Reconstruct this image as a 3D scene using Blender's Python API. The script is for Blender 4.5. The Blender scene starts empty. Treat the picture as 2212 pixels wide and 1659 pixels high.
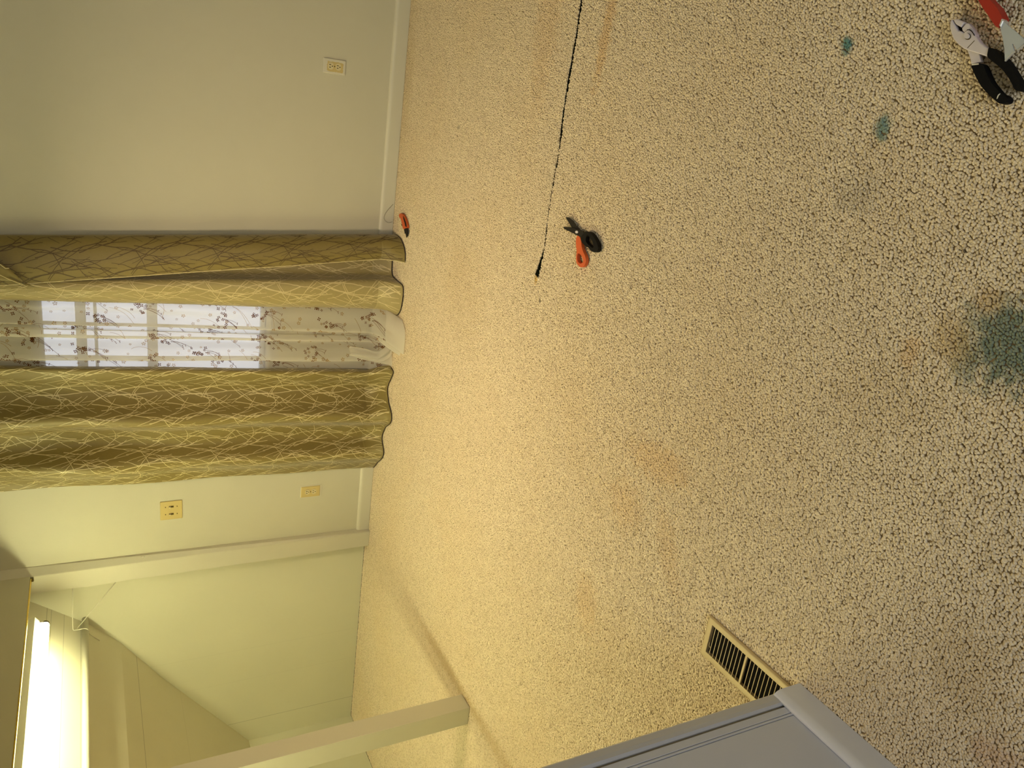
import bpy, bmesh, math, random
from mathutils import Vector, Matrix
import numpy as np

S = bpy.context.scene
C = S.collection
PI = math.pi

# ------------------------------------------------------------------ camera
# The photograph is a portrait shot stored on its side: world "down" points to the right of the frame.
FP = 1675.0
PPX, PPY = 1106.0, 829.5
CAM = Vector((0, 0, 1.5))
def _d(x, y):
    return Vector((x - PPX, -(y - PPY), -FP)).normalized()
_down = _d(4238.0, 688.0)
_b = _d(175.0, 125.0)
_b = (_b - _b.dot(_down) * _down).normalized()
_up = -_down
_right = _b.cross(_up)
R3 = Matrix((_right, _b, _up))            # camera space -> world
cam_data = bpy.data.cameras.new('camera')
cam_data.sensor_fit = 'HORIZONTAL'
cam_data.sensor_width = 36.0
cam_data.lens = FP / 2212.0 * 36.0
cam_data.clip_start = 0.02
cam = bpy.data.objects.new('camera', cam_data)
C.objects.link(cam)
cam.matrix_world = Matrix.Translation(CAM) @ R3.to_4x4()
S.camera = cam

def ray(x, y): return R3 @ _d(x, y)
def fl(x, y, z=0.0):                       # point of the photograph measured on the plane at height z
    r = ray(x, y); return CAM + r * ((z - CAM.z) / r.z)
def onY(x, y, Y):
    r = ray(x, y); return CAM + r * (Y / r.y)

# ------------------------------------------------------------------ light, view
S.view_settings.view_transform = 'Standard'
S.view_settings.look = 'None'
S.view_settings.gamma = 1.0
S.view_settings.use_curve_mapping = False
S.view_settings.exposure = 0.0
S.render.engine = 'CYCLES'
S.cycles.use_denoising = True
S.cycles.max_bounces = 7
S.cycles.use_adaptive_sampling = True
S.cycles.adaptive_threshold = 0.02
S.cycles.diffuse_bounces = 4
S.cycles.transparent_max_bounces = 16
S.cycles.caustics_reflective = False
S.cycles.caustics_refractive = False
S.cycles.sample_clamp_indirect = 8.0

w = bpy.data.worlds.new('World'); S.world = w
w.use_nodes = True
nt = w.node_tree
bg = nt.nodes['Background']
tc = nt.nodes.new('ShaderNodeTexCoord'); sp = nt.nodes.new('ShaderNodeSeparateXYZ')
cr = nt.nodes.new('ShaderNodeValToRGB')
nt.links.new(tc.outputs['Generated'], sp.inputs[0]); nt.links.new(sp.outputs['Z'], cr.inputs[0])
cr.color_ramp.elements[0].position = 0.0; cr.color_ramp.elements[0].color = (0.55, 0.56, 0.60, 1)
cr.color_ramp.elements[1].position = 0.25; cr.color_ramp.elements[1].color = (0.80, 0.88, 1.0, 1)
nt.links.new(cr.outputs[0], bg.inputs[0])
bg.inputs[1].default_value = 1.7

TUBE = 68.0
def area(name, loc, rot, sx, sy, power, col):
    l = bpy.data.lights.new(name, 'AREA'); l.shape = 'RECTANGLE'; l.size = sx; l.size_y = sy
    l.energy = power; l.color = col
    o = bpy.data.objects.new(name, l); C.objects.link(o); o.location = loc; o.rotation_euler = rot
    return o
# added fill light in an unseen opening behind the camera, coloured as daylight
area('added_back_fill', (0.35, -2.10, 1.35), (math.radians(90), 0, 0), 1.5, 1.1, 27.0, (0.86, 0.92, 1.0))
# shaded ceiling lamp over the middle of the room, above the frame
lamp = area('ceiling_lamp', (-1.05, 2.70, 2.10), (0, 0, 0), 0.22, 0.22, 21.0, (1.0, 0.79, 0.50)); lamp.data.shape = 'DISK'; lamp.data.spread = math.radians(152)

# ------------------------------------------------------------------ materials
def sm(nodes, links, op, a, b=None, c=None):
    n = nodes.new('ShaderNodeMath'); n.operation = op
    for i, v in enumerate((a, b, c)):
        if v is None: continue
        if isinstance(v, (int, float)): n.inputs[i].default_value = v
        else: links.new(v, n.inputs[i])
    return n.outputs[0]

def mat(name, col, rough=0.6, metal=0.0, var=0.05, vscale=6.0, bump=0.0, bscale=300.0, spec=0.5, sheen=0.0,
        lines=None, emit=None):
    m = bpy.data.materials.new(name); m.use_nodes = True
    n = m.node_tree.nodes; l = m.node_tree.links
    b = n['Principled BSDF']
    b.inputs['Roughness'].default_value = rough
    b.inputs['Metallic'].default_value = metal
    b.inputs['Specular IOR Level'].default_value = spec
    if sheen: b.inputs['Sheen Weight'].default_value = sheen
    g = n.new('ShaderNodeNewGeometry')
    nz = n.new('ShaderNodeTexNoise'); nz.inputs['Scale'].default_value = vscale; nz.inputs['Detail'].default_value = 4
    l.new(g.outputs['Position'], nz.inputs['Vector'])
    mx = n.new('ShaderNodeMix'); mx.data_type = 'RGBA'
    mx.inputs[6].default_value = tuple(max(0, c * (1 - var)) for c in col) + (1,)
    mx.inputs[7].default_value = tuple(min(1, c * (1 + var)) for c in col) + (1,)
    l.new(nz.outputs[0], mx.inputs[0])
    out = mx.outputs[2]
    if lines:                                 # joints between boards: (axis, position, half width, strength)
        s = n.new('ShaderNodeSeparateXYZ'); l.new(g.outputs['Position'], s.inputs[0])
        acc = None
        for ax, pos, hw, st in lines:
            v = sm(n, l, 'ABSOLUTE', sm(n, l, 'SUBTRACT', s.outputs[ax], pos))
            v = sm(n, l, 'MULTIPLY', sm(n, l, 'LESS_THAN', v, hw), st)
            acc = v if acc is None else sm(n, l, 'MAXIMUM', acc, v)
        m2 = n.new('ShaderNodeMix'); m2.data_type = 'RGBA'
        l.new(acc, m2.inputs[0]); l.new(out, m2.inputs[6])
        m2.inputs[7].default_value = tuple(c * 0.25 for c in col) + (1,)
        out = m2.outputs[2]
    l.new(out, b.inputs['Base Color'])
    if bump:
        n2 = n.new('ShaderNodeTexNoise'); n2.inputs['Scale'].default_value = bscale; n2.inputs['Detail'].default_value = 2
        l.new(g.outputs['Position'], n2.inputs['Vector'])
        bp = n.new('ShaderNodeBump'); bp.inputs['Strength'].default_value = bump; bp.inputs['Distance'].default_value = 0.002
        l.new(n2.outputs[0], bp.inputs['Height']); l.new(bp.outputs[0], b.inputs['Normal'])
    if emit:
        b.inputs['Emission Color'].default_value = tuple(emit[0]) + (1,)
        b.inputs['Emission Strength'].default_value = emit[1]
    return m

PAINT = (0.60, 0.575, 0.455)
M = {}
M['wall'] = mat('wall_paint', PAINT, 0.55, var=0.03, bump=0.12, bscale=160)
M['gable'] = mat('gable_panel', (0.70, 0.68, 0.53), 0.5, var=0.04, vscale=3, bump=0.1, bscale=160,
                 lines=[(0, -3.98, 0.0014, 0.5), (0, -3.64, 0.001, 0.12), (0, -3.40, 0.001, 0.12)])
M['slope'] = mat('slope_panel', (0.76, 0.73, 0.58), 0.5, var=0.05, vscale=3, bump=0.1, bscale=160,
                 lines=[(0, -3.30, 0.0016, 0.6), (0, -2.87, 0.0012, 0.45), (0, -2.885, 0.0012, 0.35), (0, -2.93, 0.001, 0.4), (0, -2.99, 0.0012, 0.4), (0, -3.62, 0.001, 0.2)])
M['trim'] = mat('trim_paint', (0.66, 0.63, 0.52), 0.4, var=0.02, bump=0.04)
M['left'] = mat('left_wall_paint', (0.53, 0.55, 0.64), 0.45, var=0.02, bump=0.05, bscale=200)
M['leftbase'] = mat('left_base_paint', (0.64, 0.65, 0.71), 0.38, var=0.05, vscale=14, bump=0.05, bscale=120)
M['leftmould'] = mat('left_moulding_paint', (0.47, 0.47, 0.49), 0.55, var=0.02, bump=0.03)
M['groove_shade'] = mat('groove_shade', (0.30, 0.27, 0.22), 0.8)  # dark strip in the recess, its shade put into the colour
M['brass'] = mat('brass', (0.80, 0.58, 0.14), 0.25, 1.0)
M['darkmetal'] = mat('dark_metal', (0.12, 0.09, 0.03), 0.4, 0.8)
M['tube_bright'] = mat('lit_tube_brighter', (1, 1, 1), 0.4, emit=((1.0, 0.97, 0.50), TUBE * 1.6))  # unseen tube given extra strength to balance the light
M['white_metal'] = mat('white_enamel', (0.80, 0.77, 0.70), 0.35)
M['tube'] = mat('lit_tube', (1, 1, 1), 0.4, emit=((1.0, 0.97, 0.50), TUBE))
M['ivory'] = mat('ivory_plastic', (0.62, 0.50, 0.22), 0.3, var=0.02)
M['ivory_light'] = mat('ivory_plastic_light', (0.68, 0.60, 0.36), 0.3, var=0.02)
M['black'] = mat('black_gap', (0.006, 0.005, 0.004), 0.9, spec=0.1)
M['blackrubber'] = mat('black_rubber', (0.004, 0.004, 0.0045), 0.75, bump=0.1, bscale=500, spec=0.12)
M['cream'] = mat('cream_plastic', (0.66, 0.62, 0.50), 0.5)
M['steel'] = mat('brushed_steel', (0.66, 0.61, 0.64), 0.45, 0.15, var=0.04, vscale=60, bump=0.05, bscale=900)
M['zinc'] = mat('galvanised_steel', (0.50, 0.55, 0.60), 0.42, 0.25, var=0.08, vscale=50)
M['edge'] = mat('ground_edge', (0.75, 0.74, 0.70), 0.3, 0.5)
M['red'] = mat('red_plastic', (0.36, 0.022, 0.010), 0.5)
M['orange'] = mat('orange_plastic', (0.58, 0.10, 0.018), 0.5)
M['blackplastic'] = mat('black_plastic', (0.004, 0.0036, 0.003), 0.6, spec=0.15)
M['blackblade'] = mat('black_coated_blade', (0.012, 0.010, 0.007), 0.55, spec=0.25)
M['vent'] = mat('tan_enamel', (0.40, 0.30, 0.155), 0.42, 0.1, var=0.06, vscale=40)
M['duct'] = mat('duct_shade_black', (0.004, 0.0036, 0.003), 0.9, spec=0.1)
M['winframe'] = mat('window_frame_paint', (0.85, 0.85, 0.86), 0.5)
M['backing'] = mat('carpet_backing', (0.22, 0.16, 0.085), 0.95, var=0.2, vscale=50)
M['underlay'] = mat('dark_underlay', (0.004, 0.005, 0.0035), 0.95, var=0.5, vscale=90, spec=0.0)
M['subfloor'] = mat('subfloor', (0.05, 0.045, 0.035), 0.9)

def glass_mat():
    m = bpy.data.materials.new('window_glass'); m.use_nodes = True
    n = m.node_tree.nodes; l = m.node_tree.links
    n.remove(n['Principled BSDF'])
    t = n.new('ShaderNodeBsdfTransparent'); g = n.new('ShaderNodeBsdfGlossy'); g.inputs['Roughness'].default_value = 0.02
    f = n.new('ShaderNodeFresnel'); f.inputs[0].default_value = 1.45
    x = n.new('ShaderNodeMixShader'); l.new(f.outputs[0], x.inputs[0]); l.new(t.outputs[0], x.inputs[1]); l.new(g.outputs[0], x.inputs[2])
    l.new(x.outputs[0], n['Material Output'].inputs[0])
    return m
M['glass'] = glass_mat()

def fabric_mat(name, front, back, transl=0.12, rough=0.5, sheen=0.3, weave=True):
    m = bpy.data.materials.new(name); m.use_nodes = True
    n = m.node_tree.nodes; l = m.node_tree.links
    b = n['Principled BSDF']; out = n['Material Output']
    g = n.new('ShaderNodeNewGeometry')
    mx = n.new('ShaderNodeMix'); mx.data_type = 'RGBA'
    mx.inputs[6].default_value = front + (1,); mx.inputs[7].default_value = back + (1,)
    l.new(g.outputs['Backfacing'], mx.inputs[0])
    uv = n.new('ShaderNodeUVMap'); mp = n.new('ShaderNodeMapping'); mp.inputs['Scale'].default_value = (700, 60, 1)
    l.new(uv.outputs[0], mp.inputs[0])
    nz = n.new('ShaderNodeTexNoise'); nz.inputs['Scale'].default_value = 1.0; nz.inputs['Detail'].default_value = 2
    l.new(mp.outputs[0], nz.inputs['Vector'])
    k = sm(n, l, 'ADD', sm(n, l, 'MULTIPLY', nz.outputs[0], 0.36), 0.82)
    mu = n.new('ShaderNodeMix'); mu.data_type = 'RGBA'; mu.blend_type = 'MULTIPLY'; mu.inputs[0].default_value = 1.0
    l.new(mx.outputs[2], mu.inputs[6])
    cc = n.new('ShaderNodeCombineColor'); [l.new(k, cc.inputs[i]) for i in range(3)]
    l.new(cc.outputs[0], mu.inputs[7])
    l.new(mu.outputs[2], b.inputs['Base Color'])
    b.inputs['Roughness'].default_value = rough
    b.inputs['Sheen Weight'].default_value = sheen
    nz2 = n.new('ShaderNodeTexNoise'); nz2.inputs['Scale'].default_value = 9; nz2.inputs['Detail'].default_value = 3
    l.new(g.outputs['Position'], nz2.inputs['Vector'])
    bp = n.new('ShaderNodeBump'); bp.inputs['Strength'].default_value = 0.5; bp.inputs['Distance'].default_value = 0.012
    l.new(nz2.outputs[0], bp.inputs['Height']); l.new(bp.outputs[0], b.inputs['Normal'])
    t = n.new('ShaderNodeBsdfTranslucent'); l.new(mu.outputs[2], t.inputs[0])
    x = n.new('ShaderNodeMixShader'); x.inputs[0].default_value = transl
    l.new(b.outputs[0], x.inputs[1]); l.new(t.outputs[0], x.inputs[2]); l.new(x.outputs[0], out.inputs[0])
    return m
M['drape'] = fabric_mat('olive_gold_satin', (0.225, 0.170, 0.045), (0.37, 0.30, 0.125), 0.04)
M['twig_light'] = mat('woven_light_twigs', (0.66, 0.56, 0.30), 0.4, var=0.05, sheen=0.3)
M['twig_dark'] = mat('woven_dark_twigs', (0.10, 0.065, 0.022), 0.6, var=0.05)
M['hem_dark'] = mat('dark_hem_edge', (0.03, 0.015, 0.01), 0.8)

def sheer_mat(name, col, alpha, transl=0.5):
    m = bpy.data.materials.new(name); m.use_nodes = True
    n = m.node_tree.nodes; l = m.node_tree.links
    n.remove(n['Principled BSDF']); out = n['Material Output']
    g = n.new('ShaderNodeNewGeometry')
    d = n.new('ShaderNodeBsdfDiffuse'); d.inputs[0].default_value = col + (1,)
    t = n.new('ShaderNodeBsdfTranslucent'); t.inputs[0].default_value = col + (1,)
    a = n.new('ShaderNodeMixShader'); a.inputs[0].default_value = transl
    l.new(d.outputs[0], a.inputs[1]); l.new(t.outputs[0], a.inputs[2])
    tr = n.new('ShaderNodeBsdfTransparent')
    # a woven net closes up at grazing angles
    dot = n.new('ShaderNodeVectorMath'); dot.operation = 'DOT_PRODUCT'
    l.new(g.outputs['Normal'], dot.inputs[0]); l.new(g.outputs['Incoming'], dot.inputs[1])
    c = sm(n, l, 'MAXIMUM', sm(n, l, 'ABSOLUTE', dot.outputs['Value']), 0.12)
    op = sm(n, l, 'SUBTRACT', 1.0, sm(n, l, 'POWER', 1 - alpha, sm(n, l, 'DIVIDE', 1.0, c)))
    x = n.new('ShaderNodeMixShader'); l.new(op, x.inputs[0])
    l.new(tr.outputs[0], x.inputs[1]); l.new(a.outputs[0], x.inputs[2]); l.new(x.outputs[0], out.inputs[0])
    return m
M['sheer'] = sheer_mat('sheer_voile', (0.88, 0.85, 0.78), 0.56)
M['flower_brown'] = sheer_mat('brown_flowers', (0.15, 0.055, 0.014), 0.94, 0.3)
M['flower_tan'] = sheer_mat('tan_flowers', (0.52, 0.34, 0.13), 0.5, 0.4)

# carpet yarn with stains and a brown stripe measured on the floor
def carpet_mat():
    m = bpy.data.materials.new('berber_yarn'); m.use_nodes = True
    n = m.node_tree.nodes; l = m.node_tree.links
    b = n['Principled BSDF']; b.inputs['Roughness'].default_value = 0.95
    b.inputs['Specular IOR Level'].default_value = 0.15
    b.inputs['Sheen Weight'].default_value = 0.15
    g = n.new('ShaderNodeNewGeometry'); s = n.new('ShaderNodeSeparateXYZ'); l.new(g.outputs['Position'], s.inputs[0])
    at = n.new('ShaderNodeAttribute'); at.attribute_name = 'tint'
    nz = n.new('ShaderNodeTexNoise'); nz.inputs['Scale'].default_value = 1.7; nz.inputs['Detail'].default_value = 5
    l.new(g.outputs['Position'], nz.inputs['Vector'])
    nf = n.new('ShaderNodeTexNoise'); nf.inputs['Scale'].default_value = 38; nf.inputs['Detail'].default_value = 3
    l.new(g.outputs['Position'], nf.inputs['Vector'])
    r = n.new('ShaderNodeValToRGB')
    e = r.color_ramp.elements
    e[0].position = 0.0; e[0].color = (0.56, 0.46, 0.30, 1)
    e[1].position = 1.0; e[1].color = (0.83, 0.72, 0.53, 1)
    e2 = r.color_ramp.elements.new(0.5); e2.color = (0.75, 0.635, 0.455, 1)
    l.new(at.outputs['Fac'], r.inputs[0])
    # broad soiling
    soil = n.new('ShaderNodeMapRange'); soil.inputs['From Min'].default_value = 0.45; soil.inputs['From Max'].default_value = 0.72
    l.new(nz.outputs[0], soil.inputs['Value'])
    mx = n.new('ShaderNodeMix'); mx.data_type = 'RGBA'; mx.inputs[7].default_value = (0.72, 0.56, 0.33, 1)
    l.new(sm(n, l, 'MULTIPLY', soil.outputs[0], 0.35), mx.inputs[0]); l.new(r.outputs[0], mx.inputs[6])
    cur = mx.outputs[2]
    for (px, py, rx, ry, ang, col, st) in STAINS_AND_STRIPE:
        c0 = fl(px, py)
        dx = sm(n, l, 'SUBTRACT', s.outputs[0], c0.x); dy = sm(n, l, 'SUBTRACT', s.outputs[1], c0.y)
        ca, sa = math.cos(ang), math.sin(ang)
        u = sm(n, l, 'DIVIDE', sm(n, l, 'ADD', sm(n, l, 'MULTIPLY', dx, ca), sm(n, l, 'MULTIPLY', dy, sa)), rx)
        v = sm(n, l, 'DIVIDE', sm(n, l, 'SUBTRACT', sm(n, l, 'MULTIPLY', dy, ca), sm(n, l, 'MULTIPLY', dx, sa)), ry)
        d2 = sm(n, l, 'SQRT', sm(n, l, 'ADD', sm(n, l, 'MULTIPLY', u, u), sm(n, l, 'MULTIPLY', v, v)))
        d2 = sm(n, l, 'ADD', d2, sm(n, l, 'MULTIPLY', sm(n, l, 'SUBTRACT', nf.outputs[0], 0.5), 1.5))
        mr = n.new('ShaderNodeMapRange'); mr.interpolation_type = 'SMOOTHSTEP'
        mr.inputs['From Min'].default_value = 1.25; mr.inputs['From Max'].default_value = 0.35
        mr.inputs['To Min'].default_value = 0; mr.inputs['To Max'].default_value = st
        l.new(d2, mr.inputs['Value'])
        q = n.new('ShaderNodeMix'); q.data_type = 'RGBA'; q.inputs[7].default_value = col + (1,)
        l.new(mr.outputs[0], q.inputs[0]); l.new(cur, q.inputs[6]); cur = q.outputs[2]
    l.new(cur, b.inputs['Base Color'])
    fz = n.new('ShaderNodeTexNoise'); fz.inputs['Scale'].default_value = 900
    l.new(g.outputs['Position'], fz.inputs['Vector'])
    bp = n.new('ShaderNodeBump'); bp.inputs['Strength'].default_value = 0.4; bp.inputs['Distance'].default_value = 0.001
    l.new(fz.outputs[0], bp.inputs['Height']); l.new(bp.outputs[0], b.inputs['Normal'])
    return m
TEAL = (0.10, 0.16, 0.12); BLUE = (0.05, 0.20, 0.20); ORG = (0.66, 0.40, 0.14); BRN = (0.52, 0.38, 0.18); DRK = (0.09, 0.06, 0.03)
STAINS_AND_STRIPE = [
    (2195, 745, 0.10, 0.12, 0.0, TEAL, 0.85), (2080, 795, 0.05, 0.03, 0.4, TEAL, 0.4),
    (1829, 97, 0.022, 0.018, 0.6, BLUE, 0.9), (1906, 275, 0.032, 0.022, 0.2, BLUE, 0.75),
    (2055, 735, 0.06, 0.045, 0.6, BRN, 0.6), (1965, 760, 0.04, 0.025, 0.0, ORG, 0.4), (2135, 650, 0.03, 0.03, 0.0, ORG, 0.35), (1900, 860, 0.10, 0.16, 0.3, BRN, 0.2), (1850, 420, 0.05, 0.07, 0.3, (0.30, 0.26, 0.20), 0.25),
    (1310, 60, 0.22, 0.035, -0.08, ORG, 0.45), (1180, 60, 0.30, 0.10, 0.0, ORG, 0.22),
    (1420, 1000, 0.07, 0.16, 0.1, ORG, 0.30), (1350, 1090, 0.10, 0.10, 0.4, ORG, 0.22),
    (1265, 1300, 0.12, 0.07, 0.3, ORG, 0.22), (1440, 1180, 0.16, 0.05, 0.6, ORG, 0.18),
    (1000, 640, 0.30, 0.22, 0.5, BRN, 0.16), (880, 150, 0.5, 0.10, 0.0, BRN, 0.30),
    (1165, 650, 0.013, 0.008, 0.3, DRK, 0.85), (1157, 601, 0.022, 0.012, 0.0, (0.6, 0.38, 0.08), 0.8),
    (990, 275, 0.012, 0.02, 0.0, DRK, 0.4), (2083, 543, 0.005, 0.005, 0.0, DRK, 0.9),
    (2085, 35, 0.02, 0.012, 0.0, DRK, 0.3), (1880, 330, 0.05, 0.05, 0.0, BRN, 0.12),
    (965, 1440, 0.045, 0.45, 0.0, BRN, 0.5), (1060, 1600, 0.05, 0.35, 0.0, BRN, 0.4),  # two long brown ellipses forming a stripe along the alcove opening
    (2080, 1450, 0.12, 0.08, 0.5, BRN, 0.3), (2150, 1640, 0.05, 0.05, 0.0, (0.42, 0.16, 0.07), 0.3),
]
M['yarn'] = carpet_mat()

# ------------------------------------------------------------------ mesh helpers
def link(name, bm, m, parent=None, smooth=False, recalc=True):
    if recalc: bmesh.ops.recalc_face_normals(bm, faces=bm.faces)
    me = bpy.data.meshes.new(name); bm.to_mesh(me); bm.free()
    o = bpy.data.objects.new(name, me); C.objects.link(o)
    for k in (m if isinstance(m, (list, tuple)) else [m]): me.materials.append(k)
    if smooth: me.polygons.foreach_set('use_smooth', [True] * len(me.polygons))
    if parent: o.parent = parent; o.matrix_parent_inverse = Matrix.Translation(-Vector(parent.location)) if parent.type == 'EMPTY' else Matrix()
    return o

def thing(name, label, cat, loc=(0, 0, 0), group=None):
    o = bpy.data.objects.new(name, None); C.objects.link(o)
    o.empty_display_size = 0.05
    o.location = loc; o['label'] = label; o['category'] = cat
    if group: o['group'] = group
    return o
def tag(o, label, cat, group=None, kind=None):
    o['label'] = label; o['category'] = cat
    if group: o['group'] = group
    if kind: o['kind'] = kind
    return o
def struct(o): o['kind'] = 'structure'; return o

def box(bm, x0, x1, y0, y1, z0, z1, bev=0.0, seg=2, mi=0):
    r = bmesh.ops.create_cube(bm, size=1.0)
    for v in r['verts']:
        v.co = Vector(((x0 + x1) / 2 + v.co.x * (x1 - x0), (y0 + y1) / 2 + v.co.y * (y1 - y0), (z0 + z1) / 2 + v.co.z * (z1 - z0)))
    fs = set(f for v in r['verts'] for f in v.link_faces)
    for f in fs: f.material_index = mi
    if bev:
        es = list(set(e for v in r['verts'] for e in v.link_edges))
        bmesh.ops.bevel(bm, geom=es, offset=bev, segments=seg, profile=0.5, affect='EDGES')
    return bm

def boxo(name, m, parent, *a, **k):
    return link(name, box(bmesh.new(), *a, **k), m, parent)

def tube(bm, pts, r, n=10, cap=True):
    pts = [Vector(p) for p in pts]
    rings = []
    up = None
    for i, p in enumerate(pts):
        t = (pts[min(i + 1, len(pts) - 1)] - pts[max(i - 1, 0)]).normalized()
        if up is None:
            up = Vector((0, 0, 1)) if abs(t.z) < 0.9 else Vector((1, 0, 0))
        a = t.cross(up).normalized(); up = a.cross(t).normalized()
        rr = r[i] if isinstance(r, (list, tuple)) else r
        rings.append([bm.verts.new(p + (a * math.cos(2 * PI * k / n) + up * math.sin(2 * PI * k / n)) * rr) for k in range(n)])
    for A, B in zip(rings, rings[1:]):
        for k in range(n):
            bm.faces.new((A[k], A[(k + 1) % n], B[(k + 1) % n], B[k])).smooth = True
    if cap:
        bm.faces.new(rings[0][::-1]); bm.faces.new(rings[-1])
    return bm

def catmull(P, n, closed=False):
    P = [Vector(p) for p in P]; out = []
    N = len(P)
    rng = range(N) if closed else range(N - 1)
    for i in rng:
        p0 = P[(i - 1) % N] if closed else P[max(i - 1, 0)]
        p1 = P[i]; p2 = P[(i + 1) % N]
        p3 = P[(i + 2) % N] if closed else P[min(i + 2, N - 1)]
        for k in range(n):
            t = k / n
            out.append(0.5 * ((2 * p1) + (p2 - p0) * t + (2 * p0 - 5 * p1 + 4 * p2 - p3) * t * t + (3 * p1 - p0 - 3 * p2 + p3) * t ** 3))
    if not closed: out.append(P[-1])
    return out

def plate(name, pts, z0, z1, m, parent, hole=None, bev=0.0015, smooth_outline=0, sharp=False):
    """outline on the floor plane (x, y) extruded from z0 to z1, edges rounded, optional hole"""
    if smooth_outline:
        pts = [tuple(v) for v in catmull([Vector((p[0], p[1], 0)) for p in pts], smooth_outline, True)]
        if hole: hole = [tuple(v) for v in catmull([Vector((p[0], p[1], 0)) for p in hole], smooth_outline, True)]
    bm = bmesh.new()
    vs = [bm.verts.new((p[0], p[1], z0)) for p in pts]
    es = [bm.edges.new((vs[i], vs[(i + 1) % len(vs)])) for i in range(len(vs))]
    if hole:
        hs = [bm.verts.new((p[0], p[1], z0)) for p in hole]
        es += [bm.edges.new((hs[i], hs[(i + 1) % len(hs)])) for i in range(len(hs))]
    bmesh.ops.triangle_fill(bm, use_beauty=True, use_dissolve=False, edges=es)
    if hole:
        bb = [f for f in bm.faces if inpoly(f.calc_center_median(), hole)]
        bmesh.ops.delete(bm, geom=bb, context='FACES_ONLY')
    fs = list(bm.faces)
    r = bmesh.ops.extrude_face_region(bm, geom=fs)
    tv = [g for g in r['geom'] if isinstance(g, bmesh.types.BMVert)]
    for v in tv: v.co.z = z1
    bmesh.ops.recalc_face_normals(bm, faces=bm.faces)
    if bev:
        ee = [e for e in bm.edges if len(e.link_faces) == 2 and e.calc_face_angle(0) > 1.0 and
              abs(e.verts[0].co.z - z1) < 1e-6 and abs(e.verts[1].co.z - z1) < 1e-6]
        bmesh.ops.bevel(bm, geom=ee, offset=bev, segments=3, profile=0.5, affect='EDGES', clamp_overlap=True)
    o = link(name, bm, m, parent)
    return o

def inpoly(p, poly):
    x, y = p[0], p[1]; c = False; j = len(poly) - 1
    for i in range(len(poly)):
        xi, yi = poly[i][0], poly[i][1]; xj, yj = poly[j][0], poly[j][1]
        if ((yi > y) != (yj > y)) and (x < (xj - xi) * (y - yi) / (yj - yi + 1e-12) + xi): c = not c
        j = i
    return c

# ------------------------------------------------------------------ room shell
YW = 4.206          # window wall
YG = 4.252          # gable wall inside the alcove
XK = -4.15          # knee wall
ZC = 2.15
WX0, WX1, WZ0, WZ1 = -1.90, -0.80, 0.675, 1.735     # window opening

bm = bmesh.new(); box(bm, -4.4, 2.0, -2.4, 4.45, -0.12, -0.007)
struct(link('floor', bm, M['subfloor']))

bm = bmesh.new()
T = 0.14
box(bm, -2.66, WX0, YW, YW + T, 0, ZC); box(bm, WX1, 1.9, YW, YW + T, 0, ZC)
box(bm, WX0, WX1, YW, YW + T, 0, WZ0); box(bm, WX0, WX1, YW, YW + T, WZ1, ZC)
struct(link('wall_front', bm, M['wall']))
struct(boxo('wall_right', M['wall'], None, 1.8, 1.95, -2.3, YW, 0, ZC))
bm = bmesh.new()
box(bm, -1.235, -0.4, -2.3, -2.16, 0, ZC); box(bm, 1.1, 1.8, -2.3, -2.16, 0, ZC)
box(bm, -0.4, 1.1, -2.3, -2.16, 0, 0.8); box(bm, -0.4, 1.1, -2.3, -2.16, 1.9, ZC)
struct(link('wall_back', bm, M['wall']))
struct(boxo('ceiling', M['wall'], None, -2.64, 1.9, -2.3, YW + 0.1, ZC, ZC + 0.1))

# alcove: gable wall, knee wall, sloped ceiling
prof = [(XK, 0.70), (-3.49, 1.225), (-3.188, 1.438), (-3.015, 1.602), (-2.83, 1.845), (-2.62, 2.14)]
bm = bmesh.new()
pp = [(-2.66, 0), (XK - 0.1, 0), (XK - 0.1, 0.62)] + prof + [(-2.62, ZC + 0.05), (-2.62, 0)][:1]
pp = [(XK - 0.1, 0), (-2.66, 0), (-2.66, 2.2), (-2.75, 2.2), (XK - 0.1, 0.95)]
a = [bm.verts.new((x, YG, z)) for x, z in pp]; b_ = [bm.verts.new((x, YG + 0.1, z)) for x, z in pp]
bm.faces.new(a); bm.faces.new(b_[::-1])
for i in range(len(pp)):
    j = (i + 1) % len(pp); bm.faces.new((a[i], b_[i], b_[j], a[j]))
struct(link('wall_alcove', bm, M['gable']))
struct(boxo('wall_knee', M['gable'], None, XK - 0.1, XK, -0.6, YG, 0, 0.70))
bm = bmesh.new()
lo = [(x, z) for x, z in prof]; hi = [(x - 0.03, z + 0.06) for x, z in prof]
ring = lo + hi[::-1]
a = [bm.verts.new((x, -0.6, z)) for x, z in ring]; b_ = [bm.verts.new((x, YG, z)) for x, z in ring]
bm.faces.new(a); bm.faces.new(b_[::-1])
for i in range(len(ring)):
    j = (i + 1) % len(ring); bm.faces.new((a[i], b_[i], b_[j], a[j]))
struct(link('ceiling', bm, M['slope']))
struct(boxo('wall_alcove_end', M['gable'], None, XK - 0.1, -1.335, -0.7, -0.6, 0, ZC))

# posts and header of the alcove opening
bm = bmesh.new()
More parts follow.
